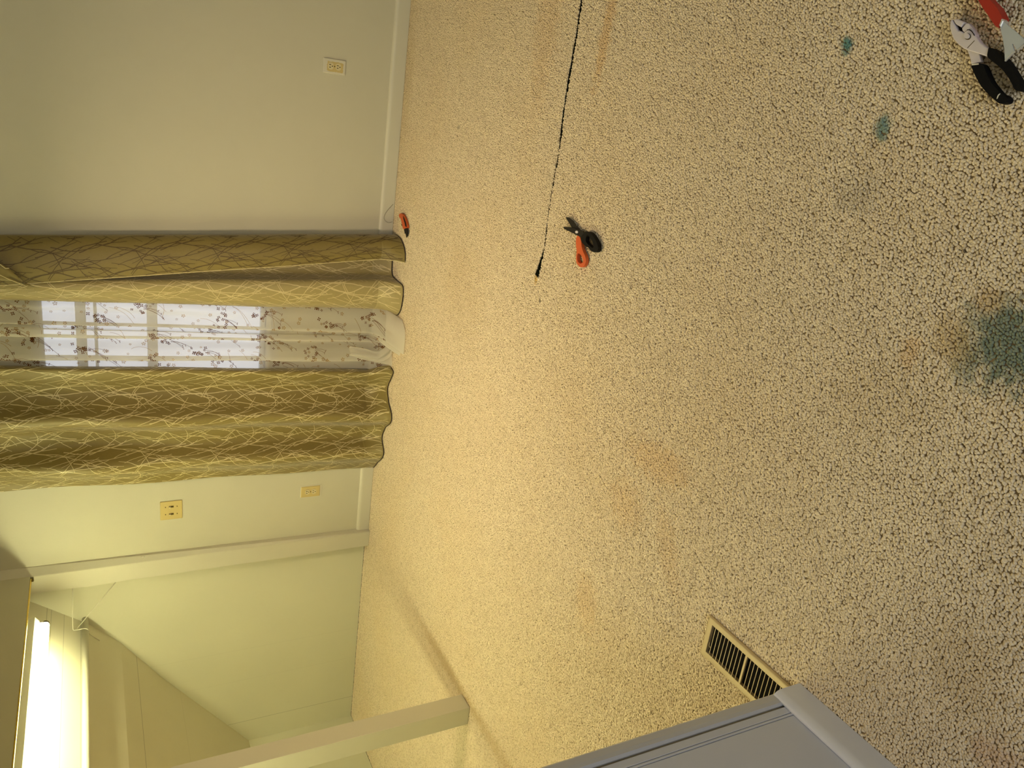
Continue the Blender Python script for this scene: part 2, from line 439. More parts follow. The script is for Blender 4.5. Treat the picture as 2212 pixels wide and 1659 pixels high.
# front post stands against the wall, its right side opening out a little towards the top
bt = [(-2.604, 4.166), (-2.598, YW + 0.002), (-2.712, YW + 0.002), (-2.712, 4.172)]
tp = [(-2.606, 4.166), (-2.562, YW + 0.002), (-2.716, YW + 0.002), (-2.716, 4.172)]
va = [bm.verts.new((x, y, 0)) for x, y in bt]; vb = [bm.verts.new((x, y, ZC)) for x, y in tp]
bm.faces.new(va[::-1]); bm.faces.new(vb)
for i in range(4): bm.faces.new((va[i], va[(i + 1) % 4], vb[(i + 1) % 4], vb[i]))
bmesh.ops.bevel(bm, geom=[e for e in bm.edges if abs(e.verts[0].co.z - e.verts[1].co.z) > 1], offset=0.0015, segments=2, affect='EDGES')
struct(link('trim_1', bm, M['trim']))
struct(boxo('trim_2', M['trim'], None, -2.757, -2.657, 2.588, 2.682, 0, 1.852, bev=0.0015))
# header
struct(boxo('trim_3', M['wall'], None, -2.64, -2.604, -0.6, 4.170, 1.852, ZC, bev=0.0015))

# brass closet track under the header
t = thing('brass_track', 'thin brass sliding track under the edge of the alcove header', 'track', (-2.615, 2.6, 1.85))
bm = bmesh.new(); box(bm, -2.622, -2.605, -0.2, 4.148, 1.8455, 1.8515, bev=0.0008); link('rail', bm, M['brass'], t)
bm = bmesh.new(); box(bm, -2.626, -2.606, 4.148, 4.162, 1.838, 1.8515, bev=0.001)
r = bmesh.ops.create_uvsphere(bm, u_segments=12, v_segments=8, radius=0.006); bmesh.ops.translate(bm, verts=r['verts'], vec=(-2.616, 4.146, 1.841))
link('end_stop', bm, M['darkmetal'], t)['label'] = 'dark end stop'

# left wall near the camera
XL = -1.235
bm = bmesh.new(); box(bm, XL - 0.10, XL, -2.16, 0.9295, 0, ZC)
struct(link('wall_left', bm, M['left']))
bm = bmesh.new()
box(bm, XL - 0.10, XL + 0.0005, 0.9390, 0.958, 0, ZC, bev=0.0008)
box(bm, XL - 0.10, XL + 0.0005, 0.9315, 0.9370, 0, ZC, bev=0.0005)
box(bm, XL - 0.10, XL - 0.004, 0.929, 0.940, 0, ZC)
struct(link('trim_4', bm, M['left']))
bm = bmesh.new()
# corner moulding with a rounded nose, standing off from a shadowed groove
pr = [(XL - 0.105, 0.962), (XL - 0.002, 0.966), (XL + 0.004, 0.970), (XL + 0.005, 0.980), (XL + 0.004, 0.996), (XL - 0.002, 1.003), (XL - 0.012, 1.005), (XL - 0.105, 1.005)]
a = [bm.verts.new((x, y, 0.0)) for x, y in pr]; b_ = [bm.verts.new((x, y, ZC)) for x, y in pr]
bm.faces.new(a); bm.faces.new(b_[::-1])
for i in range(len(pr)): bm.faces.new((a[i], a[(i + 1) % len(pr)], b_[(i + 1) % len(pr)], b_[i]))
struct(link('trim_5', bm, M['leftmould']))
struct(boxo('trim_6', M['groove_shade'], None, XL - 0.1, XL - 0.006, 0.95, 0.975, 0, ZC))
def baseboard(name, m, path, zt=0.078, th=0.013, nrm=None):
    # ranch profile swept along a straight run; path = (p0, p1), nrm = outward direction
    bm = bmesh.new(); p0, p1 = Vector(path[0]), Vector(path[1]); nn = Vector(nrm)
    pf = [(0, 0), (th, 0)] + [(th * math.cos(a * PI / 20) ** 0.8 if a < 10 else 0.0, zt * (0.72 + 0.28 * math.sin(a * PI / 20))) for a in range(0, 11)]
    A = [bm.verts.new(p0 + nn * d + Vector((0, 0, z))) for d, z in pf]; B = [bm.verts.new(p1 + nn * d + Vector((0, 0, z))) for d, z in pf]
    bm.faces.new(A); bm.faces.new(B[::-1])
    for i in range(len(pf)):
        f = bm.faces.new((A[i], A[(i + 1) % len(pf)], B[(i + 1) % len(pf)], B[i]))
    return struct(link(name, bm, m))
baseboard('baseboard_front', M['trim'], ((-2.6, YW, 0), (1.8, YW, 0)), 0.078, 0.014, (0, -1, 0))
baseboard('baseboard_left', M['leftbase'], ((XL + 0.001, -2.1, 0), (XL + 0.001, 0.995, 0)), 0.085, 0.016, (1, 0, 0))
baseboard('baseboard_right', M['trim'], ((1.8, -2.1, 0), (1.8, 4.19, 0)), 0.078, 0.014, (-1, 0, 0))

# window in the front wall
bm = bmesh.new()
yy0, yy1 = YW + 0.03, YW + 0.075
box(bm, WX0, WX0 + 0.04, yy0, yy1, WZ0, WZ1); box(bm, WX1 - 0.04, WX1, yy0, yy1, WZ0, WZ1)
box(bm, WX0, WX1, yy0, yy1, WZ0, WZ0 + 0.02); box(bm, WX0, WX1, yy0, yy1, WZ1 - 0.012, WZ1)
box(bm, WX0, WX1, yy0, yy1, 1.537, 1.583)
box(bm, WX0, WX1, yy0 + 0.02, yy1, 1.488, 1.503)
box(bm, WX0, WX1, yy0 + 0.02, yy1, 1.212, 1.261)
wf = struct(link('window_1', bm, M['winframe']))
bm = bmesh.new(); box(bm, WX0 + 0.03, WX1 - 0.03, YW + 0.056, YW + 0.059, WZ0 + 0.01, WZ1 - 0.01)
link('window_pane', bm, M['glass'], wf)
bm = bmesh.new(); box(bm, WX0 - 0.03, WX1 + 0.03, YW - 0.012, YW + 0.03, WZ0 - 0.025, WZ0, bev=0.003)
link('window_sill', bm, M['trim'], wf)

# ------------------------------------------------------------------ carpet
rng = np.random.default_rng(4)
TILE = 0.25; NL = 42; PITCH = TILE / NL
# one looped nub: a leaning rounded bump, 8 sides and 3 rings
NS = 8
def loop_template():
    V = []; F = []
    rings = [(0.92, -0.0066), (1.08, -0.0036), (0.86, -0.0012)]
    for rr, z in rings:
        for k in range(NS):
            a = 2 * PI * k / NS; V.append((rr * math.cos(a), rr * math.sin(a), z))
    V.append((0, 0, 0.0))
    for q in range(2):
        for k in range(NS):
            F.append((q * NS + k, q * NS + (k + 1) % NS, (q + 1) * NS + (k + 1) % NS, (q + 1) * NS + k))
    T3 = [(2 * NS + k, 2 * NS + (k + 1) % NS, 3 * NS) for k in range(NS)]
    return np.array(V), np.array(F), np.array(T3)
LV, LF, LT = loop_template()
def loops_mesh(name, ox, oy, rg, keep=None):
    ii, jj = np.meshgrid(np.arange(NL), np.arange(NL), indexing='ij')
    cx = (ii + 0.25 + 0.5 * (jj % 2)) * PITCH; cy = (jj + 0.5) * PITCH
    cx = cx.ravel() + rg.normal(0, 0.0011, NL * NL); cy = cy.ravel() + rg.normal(0, 0.0011, NL * NL)
    # rows wander as in a hand-trodden berber
    if keep is not None:
        k = keep(cx + ox, cy + oy); cx = cx[k]; cy = cy[k]
    n = len(cx)
    if n == 0: return None
    th = rg.normal(0.75, 0.55, n); a = rg.uniform(0.0030, 0.0047, n); b = rg.uniform(0.0023, 0.0034, n)
    hz = rg.uniform(-0.0022, 0.0006, n); lx = rg.normal(0, 0.0012, n); ly = rg.normal(0, 0.0012, n)
    x = LV[None, :, 0] * a[:, None]; y = LV[None, :, 1] * b[:, None]; z = np.repeat(LV[None, :, 2], n, 0)
    c, s = np.cos(th)[:, None], np.sin(th)[:, None]
    hf = (z + 0.0066) / 0.0066
    X = x * c - y * s + cx[:, None] + lx[:, None] * hf + ox
    Y = x * s + y * c + cy[:, None] + ly[:, None] * hf + oy
    Z = z + hz[:, None] * hf
    co = np.stack([X, Y, Z], -1).reshape(-1, 3).astype(np.float32)
    nv = len(LV); off = (np.arange(n) * nv)
    q = (LF[None] + off[:, None, None]).reshape(-1, 4); t = (LT[None] + off[:, None, None]).reshape(-1, 3)
    tint = np.repeat(rg.beta(2.2, 2.0, n), nv).astype(np.float32)
    return co, q, t, tint
def build_mesh(name, parts, extra_pts=None):
    cos = []; qs = []; ts = []; tin = []; o = 0
    for co, q, t, ti in parts:
        cos.append(co); qs.append(q + o); ts.append(t + o); tin.append(ti); o += len(co)
    nb = o
    if extra_pts is not None: cos.append(np.array(extra_pts[0], np.float32)); o += len(extra_pts[0]); tin.append(np.zeros(len(extra_pts[0]), np.float32))
    co = np.concatenate(cos); tin = np.concatenate(tin)
    q = np.concatenate(qs) if qs else np.zeros((0, 4), int); t = np.concatenate(ts) if ts else np.zeros((0, 3), int)
    me = bpy.data.meshes.new(name)
    me.vertices.add(len(co)); me.vertices.foreach_set('co', co.ravel())
    me.loops.add(q.size + t.size); me.loops.foreach_set('vertex_index', np.concatenate([q.ravel(), t.ravel()]).astype(np.int32))
    me.polygons.add(len(q) + len(t))
    st = np.concatenate([np.arange(len(q)) * 4, q.size + np.arange(len(t)) * 3]).astype(np.int32)
    me.polygons.foreach_set('loop_start', st)
    me.polygons.foreach_set('use_smooth', np.ones(len(st), bool))
    me.update(calc_edges=True)
    at = me.attributes.new('tint', 'FLOAT', 'POINT'); at.data.foreach_set('value', tin)
    if extra_pts is not None:
        k = np.zeros(len(co), np.float32); k[nb:] = extra_pts[1]
        at = me.attributes.new('tile_kind', 'FLOAT', 'POINT'); at.data.foreach_set('value', k)
        r_ = np.zeros(len(co), np.float32); r_[nb:] = extra_pts[2]
        at = me.attributes.new('tile_turn', 'FLOAT', 'POINT'); at.data.foreach_set('value', r_)
    me.materials.append(M['yarn'])
    return me

# the cut in the carpet, from its open end to beyond the frame: centre line and half width
SLIT = [(1158, 597, 0.0150), (1164, 575, 0.0090), (1171, 548, 0.0035), (1175, 535, 0.0016), (1183, 460, 0.0012), (1196, 380, 0.0014), (1206, 330, 0.0020), (1209, 300, 0.0040),
        (1215, 245, 0.0036), (1222, 200, 0.0040), (1228, 165, 0.0058), (1234, 130, 0.0048), (1240, 95, 0.0036), (1246, 60, 0.0036), (1251, 25, 0.0052), (1255, 0, 0.0045), (1262, -60, 0.003), (1270, -140, 0.001)]
SL = [(fl(x, y).x, fl(x, y).y, h) for x, y, h in SLIT]
VX0, VX1, VY0, VY1 = -1.368, -1.246, 1.008, 1.314     # floor register
def keep(x, y):
    k = np.ones(len(x), bool)
    for (x0, y0, h0), (x1, y1, h1) in zip(SL, SL[1:]):
        dx, dy = x1 - x0, y1 - y0; L2 = dx * dx + dy * dy
        t = ((x - x0) * dx + (y - y0) * dy) / L2
        tt = np.clip(t, 0, 1)
        d = np.hypot(x - x0 - tt * dx, y - y0 - tt * dy)
        k &= ~((d < h0 + (h1 - h0) * tt + 0.0032) & (t > -0.0) & (t < 1.0))
    k &= ~((x > VX0 + 0.006) & (x < VX1 - 0.006) & (y > VY0 + 0.006) & (y < VY1 - 0.006))
    return k
def touches(x0, y0):
    x1, y1 = x0 + TILE, y0 + TILE
    if VX0 < x1 and VX1 > x0 and VY0 < y1 and VY1 > y0: return True
    for (ax, ay, _), (bx, by, _) in zip(SL, SL[1:]):
        for k in range(9):
            px = ax + (bx - ax) * k / 8; py = ay + (by - ay) * k / 8
            if x0 - 0.02 < px < x1 + 0.02 and y0 - 0.02 < py < y1 + 0.02: return True
    return False
parts = []; pts = []; kinds = []; turns = []
rr = random.Random(2)
X0, Y1 = XK, YG
for i in range(24):
    for j in range(19):
        x0 = X0 + i * TILE; y0 = Y1 - (j + 1) * TILE
        if y0 + TILE < 0.2 and x0 + TILE < XL - 0.1: pass
        if touches(x0, y0):
            p = loops_mesh('c', x0, y0, np.random.default_rng(1000 + i * 50 + j), keep)
            if p: parts.append(p)
        else:
            pts.append((x0 + TILE / 2, y0 + TILE / 2, 0)); kinds.append(rr.choice((1, 2, 3))); turns.append(rr.choice((0.0, PI)))
tiles = []
for k in range(3):
    p = loops_mesh('t', -TILE / 2, -TILE / 2, np.random.default_rng(50 + k))
    o = bpy.data.objects.new('carpet_loop_swatch', build_mesh('carpet_loop_swatch', [p])); tiles.append(o)
me = build_mesh('carpet', parts, (pts, np.array(kinds, np.float32), np.array(turns, np.float32)))
carpet = bpy.data.objects.new('carpet', me); C.objects.link(carpet)
tag(carpet, 'beige looped berber carpet covering the whole floor, stained and cut', 'carpet', kind='stuff')
ng = bpy.data.node_groups.new('carpet_pile', 'GeometryNodeTree')
ng.interface.new_socket('Geometry', in_out='INPUT', socket_type='NodeSocketGeometry')
ng.interface.new_socket('Geometry', in_out='OUTPUT', socket_type='NodeSocketGeometry')
gi = ng.nodes.new('NodeGroupInput'); go = ng.nodes.new('NodeGroupOutput'); jn = ng.nodes.new('GeometryNodeJoinGeometry')
ng.links.new(gi.outputs[0], jn.inputs[0])
an = ng.nodes.new('GeometryNodeInputNamedAttribute'); an.data_type = 'FLOAT'; an.inputs[0].default_value = 'tile_kind'
tn = ng.nodes.new('GeometryNodeInputNamedAttribute'); tn.data_type = 'FLOAT'; tn.inputs[0].default_value = 'tile_turn'
cx = ng.nodes.new('ShaderNodeCombineXYZ'); ng.links.new(tn.outputs[0], cx.inputs[2])
for k in range(3):
    cmp = ng.nodes.new('FunctionNodeCompare'); cmp.data_type = 'FLOAT'; cmp.operation = 'EQUAL'
    ng.links.new(an.outputs[0], cmp.inputs[0]); cmp.inputs[1].default_value = k + 1.0; cmp.inputs['Epsilon'].default_value = 0.1
    oi = ng.nodes.new('GeometryNodeObjectInfo'); oi.inputs['Object'].default_value = tiles[k]; oi.inputs['As Instance'].default_value = True
    ip = ng.nodes.new('GeometryNodeInstanceOnPoints')
    ng.links.new(gi.outputs[0], ip.inputs['Points']); ng.links.new(cmp.outputs[0], ip.inputs['Selection'])
    ng.links.new(oi.outputs['Geometry'], ip.inputs['Instance']); ng.links.new(cx.outputs[0], ip.inputs['Rotation'])
    ng.links.new(ip.outputs[0], jn.inputs[0])
ng.links.new(jn.outputs[0], go.inputs[0])
md = carpet.modifiers.new('pile', 'NODES'); md.node_group = ng

bm = bmesh.new(); box(bm, XK, 1.8, -0.6, YG, -0.0069, -0.0054)
link('carpet_backing', bm, M['backing'], carpet)
bm = bmesh.new()
prev = None
for i, (x, y, h) in enumerate(SL):
    a0 = SL[max(i - 1, 0)]; a1 = SL[min(i + 1, len(SL) - 1)]
    d = Vector((a1[0] - a0[0], a1[1] - a0[1], 0)).normalized(); nn = Vector((-d.y, d.x, 0))
    cur = [bm.verts.new(Vector((x, y, -0.0050)) + nn * (h + 0.0025)), bm.verts.new(Vector((x, y, -0.0050)) - nn * (h + 0.0025))]
    if prev: bm.faces.new((prev[0], prev[1], cur[1], cur[0]))
    prev = cur
o = link('exposed_underlay', bm, M['underlay'], carpet); o['label'] = 'black underlay showing in the long cut'
# ------------------------------------------------------------------ drapes
class Cloth:
    """hanging cloth: plan path (X, protrusion from wall) that changes with height, folding onto the floor at its foot"""
    def __init__(s, top, bot, ztop, foot, n=240, zfoot=0.10, wob=0.004, seed=0):
        s.tp = s.res(top, n); s.bp = s.res(bot, n); s.n = n; s.ztop = ztop; s.foot = foot; s.zf = zfoot; s.wob = wob
        r = random.Random(seed); s.ph = [(r.uniform(0, 6), r.uniform(2, 9), r.uniform(6, 22)) for _ in range(5)]
        mp = [a.lerp(b, 0.5) for a, b in zip(s.tp, s.bp)]; s.cum = [0.0]
        for a, b in zip(mp, mp[1:]): s.cum.append(s.cum[-1] + (b - a).length)
        s.W = s.cum[-1]
    def res(s, P, n):
        q = catmull([Vector((x, p, 0)) for x, p in P], 24); m = len(q) - 1; out = []
        for i in range(n + 1):
            t = m * i / n; k = min(m - 1, int(t)); out.append(q[k].lerp(q[k + 1], t - k))
        return out
    def uof(s, x):
        """parameter at arc length x along the mid-height section"""
        if x < 0 or x > s.W: return -1.0
        lo, hi = 0, s.n
        while hi - lo > 1:
            m = (lo + hi) // 2
            if s.cum[m] <= x: lo = m
            else: hi = m
        return (lo + (x - s.cum[lo]) / max(1e-9, s.cum[hi] - s.cum[lo])) / s.n
    def pos(s, u, v):
        """u 0..1 across, v = length measured down from the top"""
        u = min(1, max(0, u)); i = min(s.n - 1, int(u * s.n)); f = u * s.n - i
        z = s.ztop - v
        h = max(0, min(1, 1 - z / s.ztop)); k = h
        a = s.tp[i].lerp(s.tp[i + 1], f); b = s.bp[i].lerp(s.bp[i + 1], f)
        p = a.lerp(b, k)
        ft = s.foot(u)                                   # (forward slide, sideways slide)
        Lf = math.hypot(*ft)
        wx = sum(math.sin(q[0] + q[1] * z + q[2] * u) for q in s.ph) * s.wob
        x, pr = p.x, p.y + wx
        zz = z
        if z < s.zf:                                     # part lying on the floor
            over = (s.zf - z) / s.zf                     # 0 at the bend .. 1 at the hem
            over = min(over, 1.0)
            e = over * over * (3 - 2 * over)
            pr += ft[0] * (0.35 * over + 0.65 * over * over)
            x += ft[1] * e
            zz = s.zf * (1 - over) ** 1.25 + 0.004 + 0.010 * math.sin(over * PI) * (0.5 + 0.5 * math.sin(23 * u + 2 + 4 * over)) 
        return Vector((x, YW - pr, zz))
    def nrm(s, u, v):
        e = 0.002
        a = s.pos(min(1, u + e), v) - s.pos(max(0, u - e), v); b = s.pos(u, v + 0.003) - s.pos(u, v - 0.003)
        return a.cross(b).normalized()
    def grid(s, bm, nu, nv, mi=0, thick=None):
        uv = bm.loops.layers.uv.verify()
        # denser rows near the foot
        vs = [s.ztop * (1 - (1 - j / nv) ** 1.0) for j in range(nv + 1)]
        vs = sorted(set([round(v, 5) for v in vs] + [s.ztop - s.zf * k / 24 for k in range(25)]))
        G = [[bm.verts.new(s.pos(i / nu, v)) for i in range(nu + 1)] for v in vs]
        for j in range(len(vs) - 1):
            for i in range(nu):
                f = bm.faces.new((G[j][i], G[j][i + 1], G[j + 1][i + 1], G[j + 1][i])); f.smooth = True; f.material_index = mi
                for l, (a, b) in zip(f.loops, ((i, j), (i + 1, j), (i + 1, j + 1), (i, j + 1))):
                    l[uv].uv = (s.cum[min(s.n, int(a / nu * s.n))], vs[b])
        return G

def twig_tile(seed, w=0.27, h=0.345):
    """woven twig pattern: long wavering stems rising mostly upwards, with side shoots"""
    r = random.Random(seed); out = []
    def stem(x, y, ang, L, wd, depth):
        pts = []; k = max(4, int(L / 0.014)); a = ang; bend = r.uniform(-0.6, 0.6)
        for i in range(k + 1):
            pts.append((x, y, wd * (1 - 0.45 * i / k)))
            a += r.uniform(-0.16, 0.16) + bend / k
            x += math.sin(a) * L / k; y += math.cos(a) * L / k
            if depth and i in (k // 4, k // 2, 3 * k // 4) and r.random() < 0.6:
                stem(x, y, a + r.choice((-1, 1)) * r.uniform(0.25, 0.55), L * r.uniform(0.25, 0.5), wd * 0.8, depth - 1)
        out.append(pts)
    N = 15
    for i in range(N):
        sg = 1 if i % 2 else -1
        stem(w * ((i * 0.618 + 0.1) % 1), h * (i + r.random() * 0.6) / N, sg * r.uniform(0.02, 0.34) + (PI if i % 3 == 0 else 0), r.uniform(0.20, 0.36), 0.0021, 1)
    return out
TW = twig_tile(11)
def twigs(cl, bm, mi, u0, u1, side, zlo=0.004, w=0.27, h=0.345, off=0.0013, flip=False):
    W = cl.W; nx = int(W / w) + 2; ny = int(cl.ztop / h) + 2
    for a in range(-1, nx):
        for b in range(-1, ny):
            for st in TW:
                prev = None
                for q in range(len(st)):
                    x, y, wd = st[q]
                    qx, qy, _ = st[min(q + 1, len(st) - 1)]; ox, oy, _ = st[max(q - 1, 0)]
                    dx, dy = qx - ox, qy - oy; L = math.hypot(dx, dy) or 1; px, py = -dy / L * wd, dx / L * wd
                    X = a * w + x; Yv = b * h + y + (0.11 if a % 2 else 0)
                    u = cl.uof(X); ok = u0 < u < u1 and 0.02 < Yv < cl.ztop - zlo
                    if ok:
                        ua, ub = cl.uof(X + px), cl.uof(X - px); ua = u if ua < 0 else ua; ub = u if ub < 0 else ub; va, vb = Yv + py, Yv - py
                        n = cl.nrm(u, Yv) * (off * side)
                        cur = (bm.verts.new(cl.pos(ua, va) + n), bm.verts.new(cl.pos(ub, vb) + n))
                        if prev:
                            f = bm.faces.new((prev[0], prev[1], cur[1], cur[0])); f.material_index = mi; f.smooth = True
                        prev = cur
                    else: prev = None

def hem_line(cl, bm, mi, u0, u1, n=120):
    pts = []
    for i in range(n + 1):
        u = u0 + (u1 - u0) * i / n; p = cl.pos(u, cl.ztop); pts.append(Vector((p.x, p.y - 0.001, max(0.003, p.z - 0.0))))
    k = len(bm.faces); tube(bm, pts, 0.0022, 6); bm.faces.ensure_lookup_table()
    for f in bm.faces[k:]: f.material_index = mi

# side of the cloth turned to the room (pos x increasing => -X to +X)
ZT = 2.13
# left drape: X runs from the right edge to the left edge
def left_foot(u):
    return (max(0.0, 0.125 - 0.125 * u ** 2.2), 0.06 * (1 - u))
top_l = [(-1.41, .045), (-1.415, .080), (-1.46, .072), (-1.54, .040), (-1.61, .070), (-1.655, .140), (-1.70, .135), (-1.765, .060), (-1.85, .045), (-1.915, .125), (-1.965, .120), (-2.03, .065), (-2.085, .04)]
bot_l = [(-1.50, .05), (-1.51, .095), (-1.55, .080), (-1.62, .045), (-1.69, .085), (-1.74, .150), (-1.79, .145), (-1.85, .075), (-1.93, .055), (-1.99, .125), (-2.04, .120), (-2.10, .06), (-2.16, .018)]
cl = Cloth(top_l, bot_l, ZT, left_foot, seed=3)
bm = bmesh.new(); cl.grid(bm, 150, 60)
sd = 1 if cl.nrm(0.5, 1.0).y < 0 else -1
twigs(cl, bm, 1, 0.0, 1.0, sd); hem_line(cl, bm, 2, 0.02, 1.0)
left = link('drape', bm, [M['drape'], M['twig_light'], M['hem_dark']], recalc=False)
tag(left, 'wide olive gold twig-patterned drape between the sheer and the light switch', 'curtain', 'olive gold drapes at the window')

# right drape: its outer edge is folded forwards so that the reverse shows
def right_foot(u):
    if u < 0.30: return (0.115, 0.0)
    if u < 0.38: return (0.115 - 0.065 * (u - 0.30) / 0.08, 0.0)
    if u < 0.71: return (0.05 - 0.03 * (u - 0.38) / 0.33, 0.0)
    return (0.02 + 0.09 * (u - 0.71) / 0.29, 0.0)
top_r = [(-1.08, .035), (-1.09, .06), (-1.06, .10), (-1.02, .115), (-1.0, .10), (-.99, .06), (-.97, .025), (-.92, .02), (-.86, .02), (-.825, .03), (-.81, .06), (-.84, .095), (-.90, .115), (-.97, .125), (-1.04, .118)]
bot_r = [(-1.115, .04), (-1.125, .085), (-1.08, .14), (-1.0, .16), (-.945, .145), (-.935, .08), (-.92, .03), (-.86, .022), (-.78, .022), (-.715, .03), (-.695, .06), (-.700, .11), (-.73, .145), (-.77, .158), (-.812, .152)]
cr_ = Cloth(top_r, bot_r, ZT, right_foot, seed=8, wob=0.0025)
bm = bmesh.new(); cr_.grid(bm, 170, 60)
sr = 1 if cr_.nrm(0.12, 1.0).y < 0 else -1
us = 0.69
twigs(cr_, bm, 1, 0.0, us, sr, off=0.0013)
twigs(cr_, bm, 2, us + 0.05, 1.0, -sr, off=0.0013)
hem_line(cr_, bm, 3, 0.05, 0.98)
right = link('drape', bm, [M['drape'], M['twig_light'], M['twig_dark'], M['hem_dark']], recalc=False)
tag(right, 'narrow olive drape right of the sheer with pale reverse folded forward', 'curtain', 'olive gold drapes at the window')
# piping-like pale edge of the folded side
bm = bmesh.new(); tube(bm, [cr_.pos(1.0, ZT * k / 60) for k in range(61)], 0.0022, 6)
link('side_hem', bm, M['twig_light'], right)
# corner of the drape turned over near the top
bm = bmesh.new()
P = [onY(-60, 545, 4.05), onY(0, 568, 4.045), onY(20, 580, 4.045), onY(56, 616, 4.06), onY(80, 621, 4.075), onY(35, 608, 4.05), onY(0, 606, 4.045), onY(-60, 606, 4.05)]
vs = [bm.verts.new(p) for p in P]
c0 = bm.verts.new(sum(P, Vector()) / len(P) + Vector((0, -0.008, 0)))
for i in range(len(vs)): bm.faces.new((vs[i], vs[(i + 1) % len(vs)], c0)).smooth = True
bmesh.ops.subdivide_edges(bm, edges=bm.edges, cuts=1, use_grid_fill=True)
o = link('turned_corner', bm, M['drape'], right)
sol = o.modifiers.new('s', 'SOLIDIFY'); sol.thickness = 0.002
bm = bmesh.new()
tube(bm, [onY(-60, 548, 4.04), onY(0, 571, 4.036), onY(12, 580, 4.034), onY(20, 579, 4.036)], 0.0022, 6)
tube(bm, [onY(-20, 585, 4.036), onY(0, 594, 4.034), onY(20, 604, 4.036), onY(55, 617, 4.052)], 0.0018, 6)
link('edge_stitching', bm, M['twig_light'], right)

# sheer curtain between the drapes
def sheer_foot(u):
    if u < 0.5: return (0.245, -0.0)
    return (0.10, 0.03)
top_s = [(-1.03, .018), (-1.075, .020), (-1.115, .048), (-1.145, .032), (-1.195, .070), (-1.185, .040), (-1.210, .025), (-1.225, .055), (-1.215, .080), (-1.26, .080), (-1.255, .040), (-1.285, .025), (-1.33, .065), (-1.375, .080), (-1.36, .04), (-1.40, .025), (-1.45, .03)]
bot_s = [(-1.08, .05), (-1.105, .085), (-1.145, .115), (-1.205, .12), (-1.258, .115), (-1.255, .075), (-1.275, .055), (-1.295, .055), (-1.29, .085), (-1.315, .10), (-1.32, .055), (-1.34, .050), (-1.37, .09), (-1.43, .11), (-1.425, .05), (-1.455, .03), (-1.50, .03)]
cs = Cloth(top_s, bot_s, ZT, lambda u: (0.25, -0.045) if u < 0.40 else ((0.25 - 0.16 * min(1, (u - 0.40) / 0.08)), -0.045 * max(0, 1 - (u - 0.40) / 0.08)), seed=5, wob=0.003, zfoot=0.11)
bm = bmesh.new(); cs.grid(bm, 150, 50)
ss = 1 if cs.nrm(0.1, 1.0).y < 0 else -1
# second layer of voile along the hem
hv = []
for v in (ZT - 0.055, ZT - 0.0275, ZT - 0.001):
    hv.append([bm.verts.new(cs.pos(0.02 + 0.40 * i / 40, v) + cs.nrm(0.02 + 0.40 * i / 40, v) * 0.002 * ss) for i in range(41)])
for A, B in zip(hv, hv[1:]):
    for i in range(40): bm.faces.new((A[i], A[i + 1], B[i + 1], B[i])).smooth = True
def flower(cl, bm, x, v, r, ang, mi, side, petals=4):
    if not (2 * r < x < cl.W - 2 * r and 0.02 < v < cl.ztop - 0.02): return
    n = cl.nrm(cl.uof(x), v) * 0.0014 * side
    for k in range(petals):
        a = ang + 2 * PI * k / petals
        ring = []
        for (f, s_) in ((0.12, 0.0), (0.6, 0.34), (1.0, 0.22), (1.0, -0.22), (0.6, -0.34)):
            dx = r * (f * math.cos(a) - s_ * math.sin(a)); dv = r * (f * math.sin(a) + s_ * math.cos(a))
            ring.append(bm.verts.new(cl.pos(cl.uof(x + dx), v + dv) + n))
        fc = bm.faces.new(ring); fc.material_index = mi
def strip(cl, bm, pts, wd, mi, side):
    prev = None
    for q in range(len(pts)):
        x, y = pts[q]; qx, qy = pts[min(q + 1, len(pts) - 1)]; ox, oy = pts[max(q - 1, 0)]
        L = math.hypot(qx - ox, qy - oy) or 1; px, py = -(qy - oy) / L * wd, (qx - ox) / L * wd
        u = cl.uof(x)
        if not (0.01 < u < 0.99 and 0.02 < y < cl.ztop - 0.01): prev = None; continue
        n = cl.nrm(u, y) * 0.0014 * side
        ua, ub = cl.uof(x + px), cl.uof(x - px)
        if ua < 0 or ub < 0: prev = None; continue
        cur = (bm.verts.new(cl.pos(ua, y + py) + n), bm.verts.new(cl.pos(ub, y - py) + n))
        if prev: bm.faces.new((prev[0], prev[1], cur[1], cur[0])).material_index = mi
        prev = cur
r5 = random.Random(21)
for a in range(6):
    for b in range(8):
        cx0 = (a + 0.35 + (0.5 if b % 2 else 0)) * cs.W / 6 + r5.uniform(-.02, .02); cv = (b + 0.3 * (a % 2)) * 0.285 + r5.uniform(-.03, .03)
        for k in range(11):
            q = r5.gauss(0, 0.018); t_ = r5.gauss(0, 0.022)
            flower(cs, bm, cx0 + q, cv + t_, r5.uniform(0.006, 0.0095), r5.uniform(0, 3), 1, ss)
        for k in range(4):
            sx = cx0 + r5.uniform(-.01, .01); sy = cv + 0.02; an_ = r5.uniform(-.5, .5)
            L = r5.uniform(.05, .1)
            P2 = [(sx + math.sin(an_ + j * .08) * L * j / 6, sy + math.cos(an_) * L * j / 6) for j in range(7)]
            strip(cs, bm, P2, 0.0007, 1, ss)
            flower(cs, bm, P2[-1][0], P2[-1][1], 0.006, an_, 1, ss, 2)
for k in range(330):
    flower(cs, bm, r5.random() * cs.W, r5.uniform(0.1, ZT), r5.uniform(0.006, 0.011), r5.uniform(0, 3), 2, ss, 5)
for k in range(60):
    sx = r5.random() * cs.W; sy = r5.uniform(0, ZT); an_ = r5.gauss(0, .6); L = r5.uniform(.06, .14)
    strip(cs, bm, [(sx + math.sin(an_ + j * .09) * L * j / 8, sy + math.cos(an_ + j * .05) * L * j / 8) for j in range(9)], 0.0010, 2, ss)
sheer = link('sheer_curtain', bm, [M['sheer'], M['flower_brown'], M['flower_tan']], recalc=False)
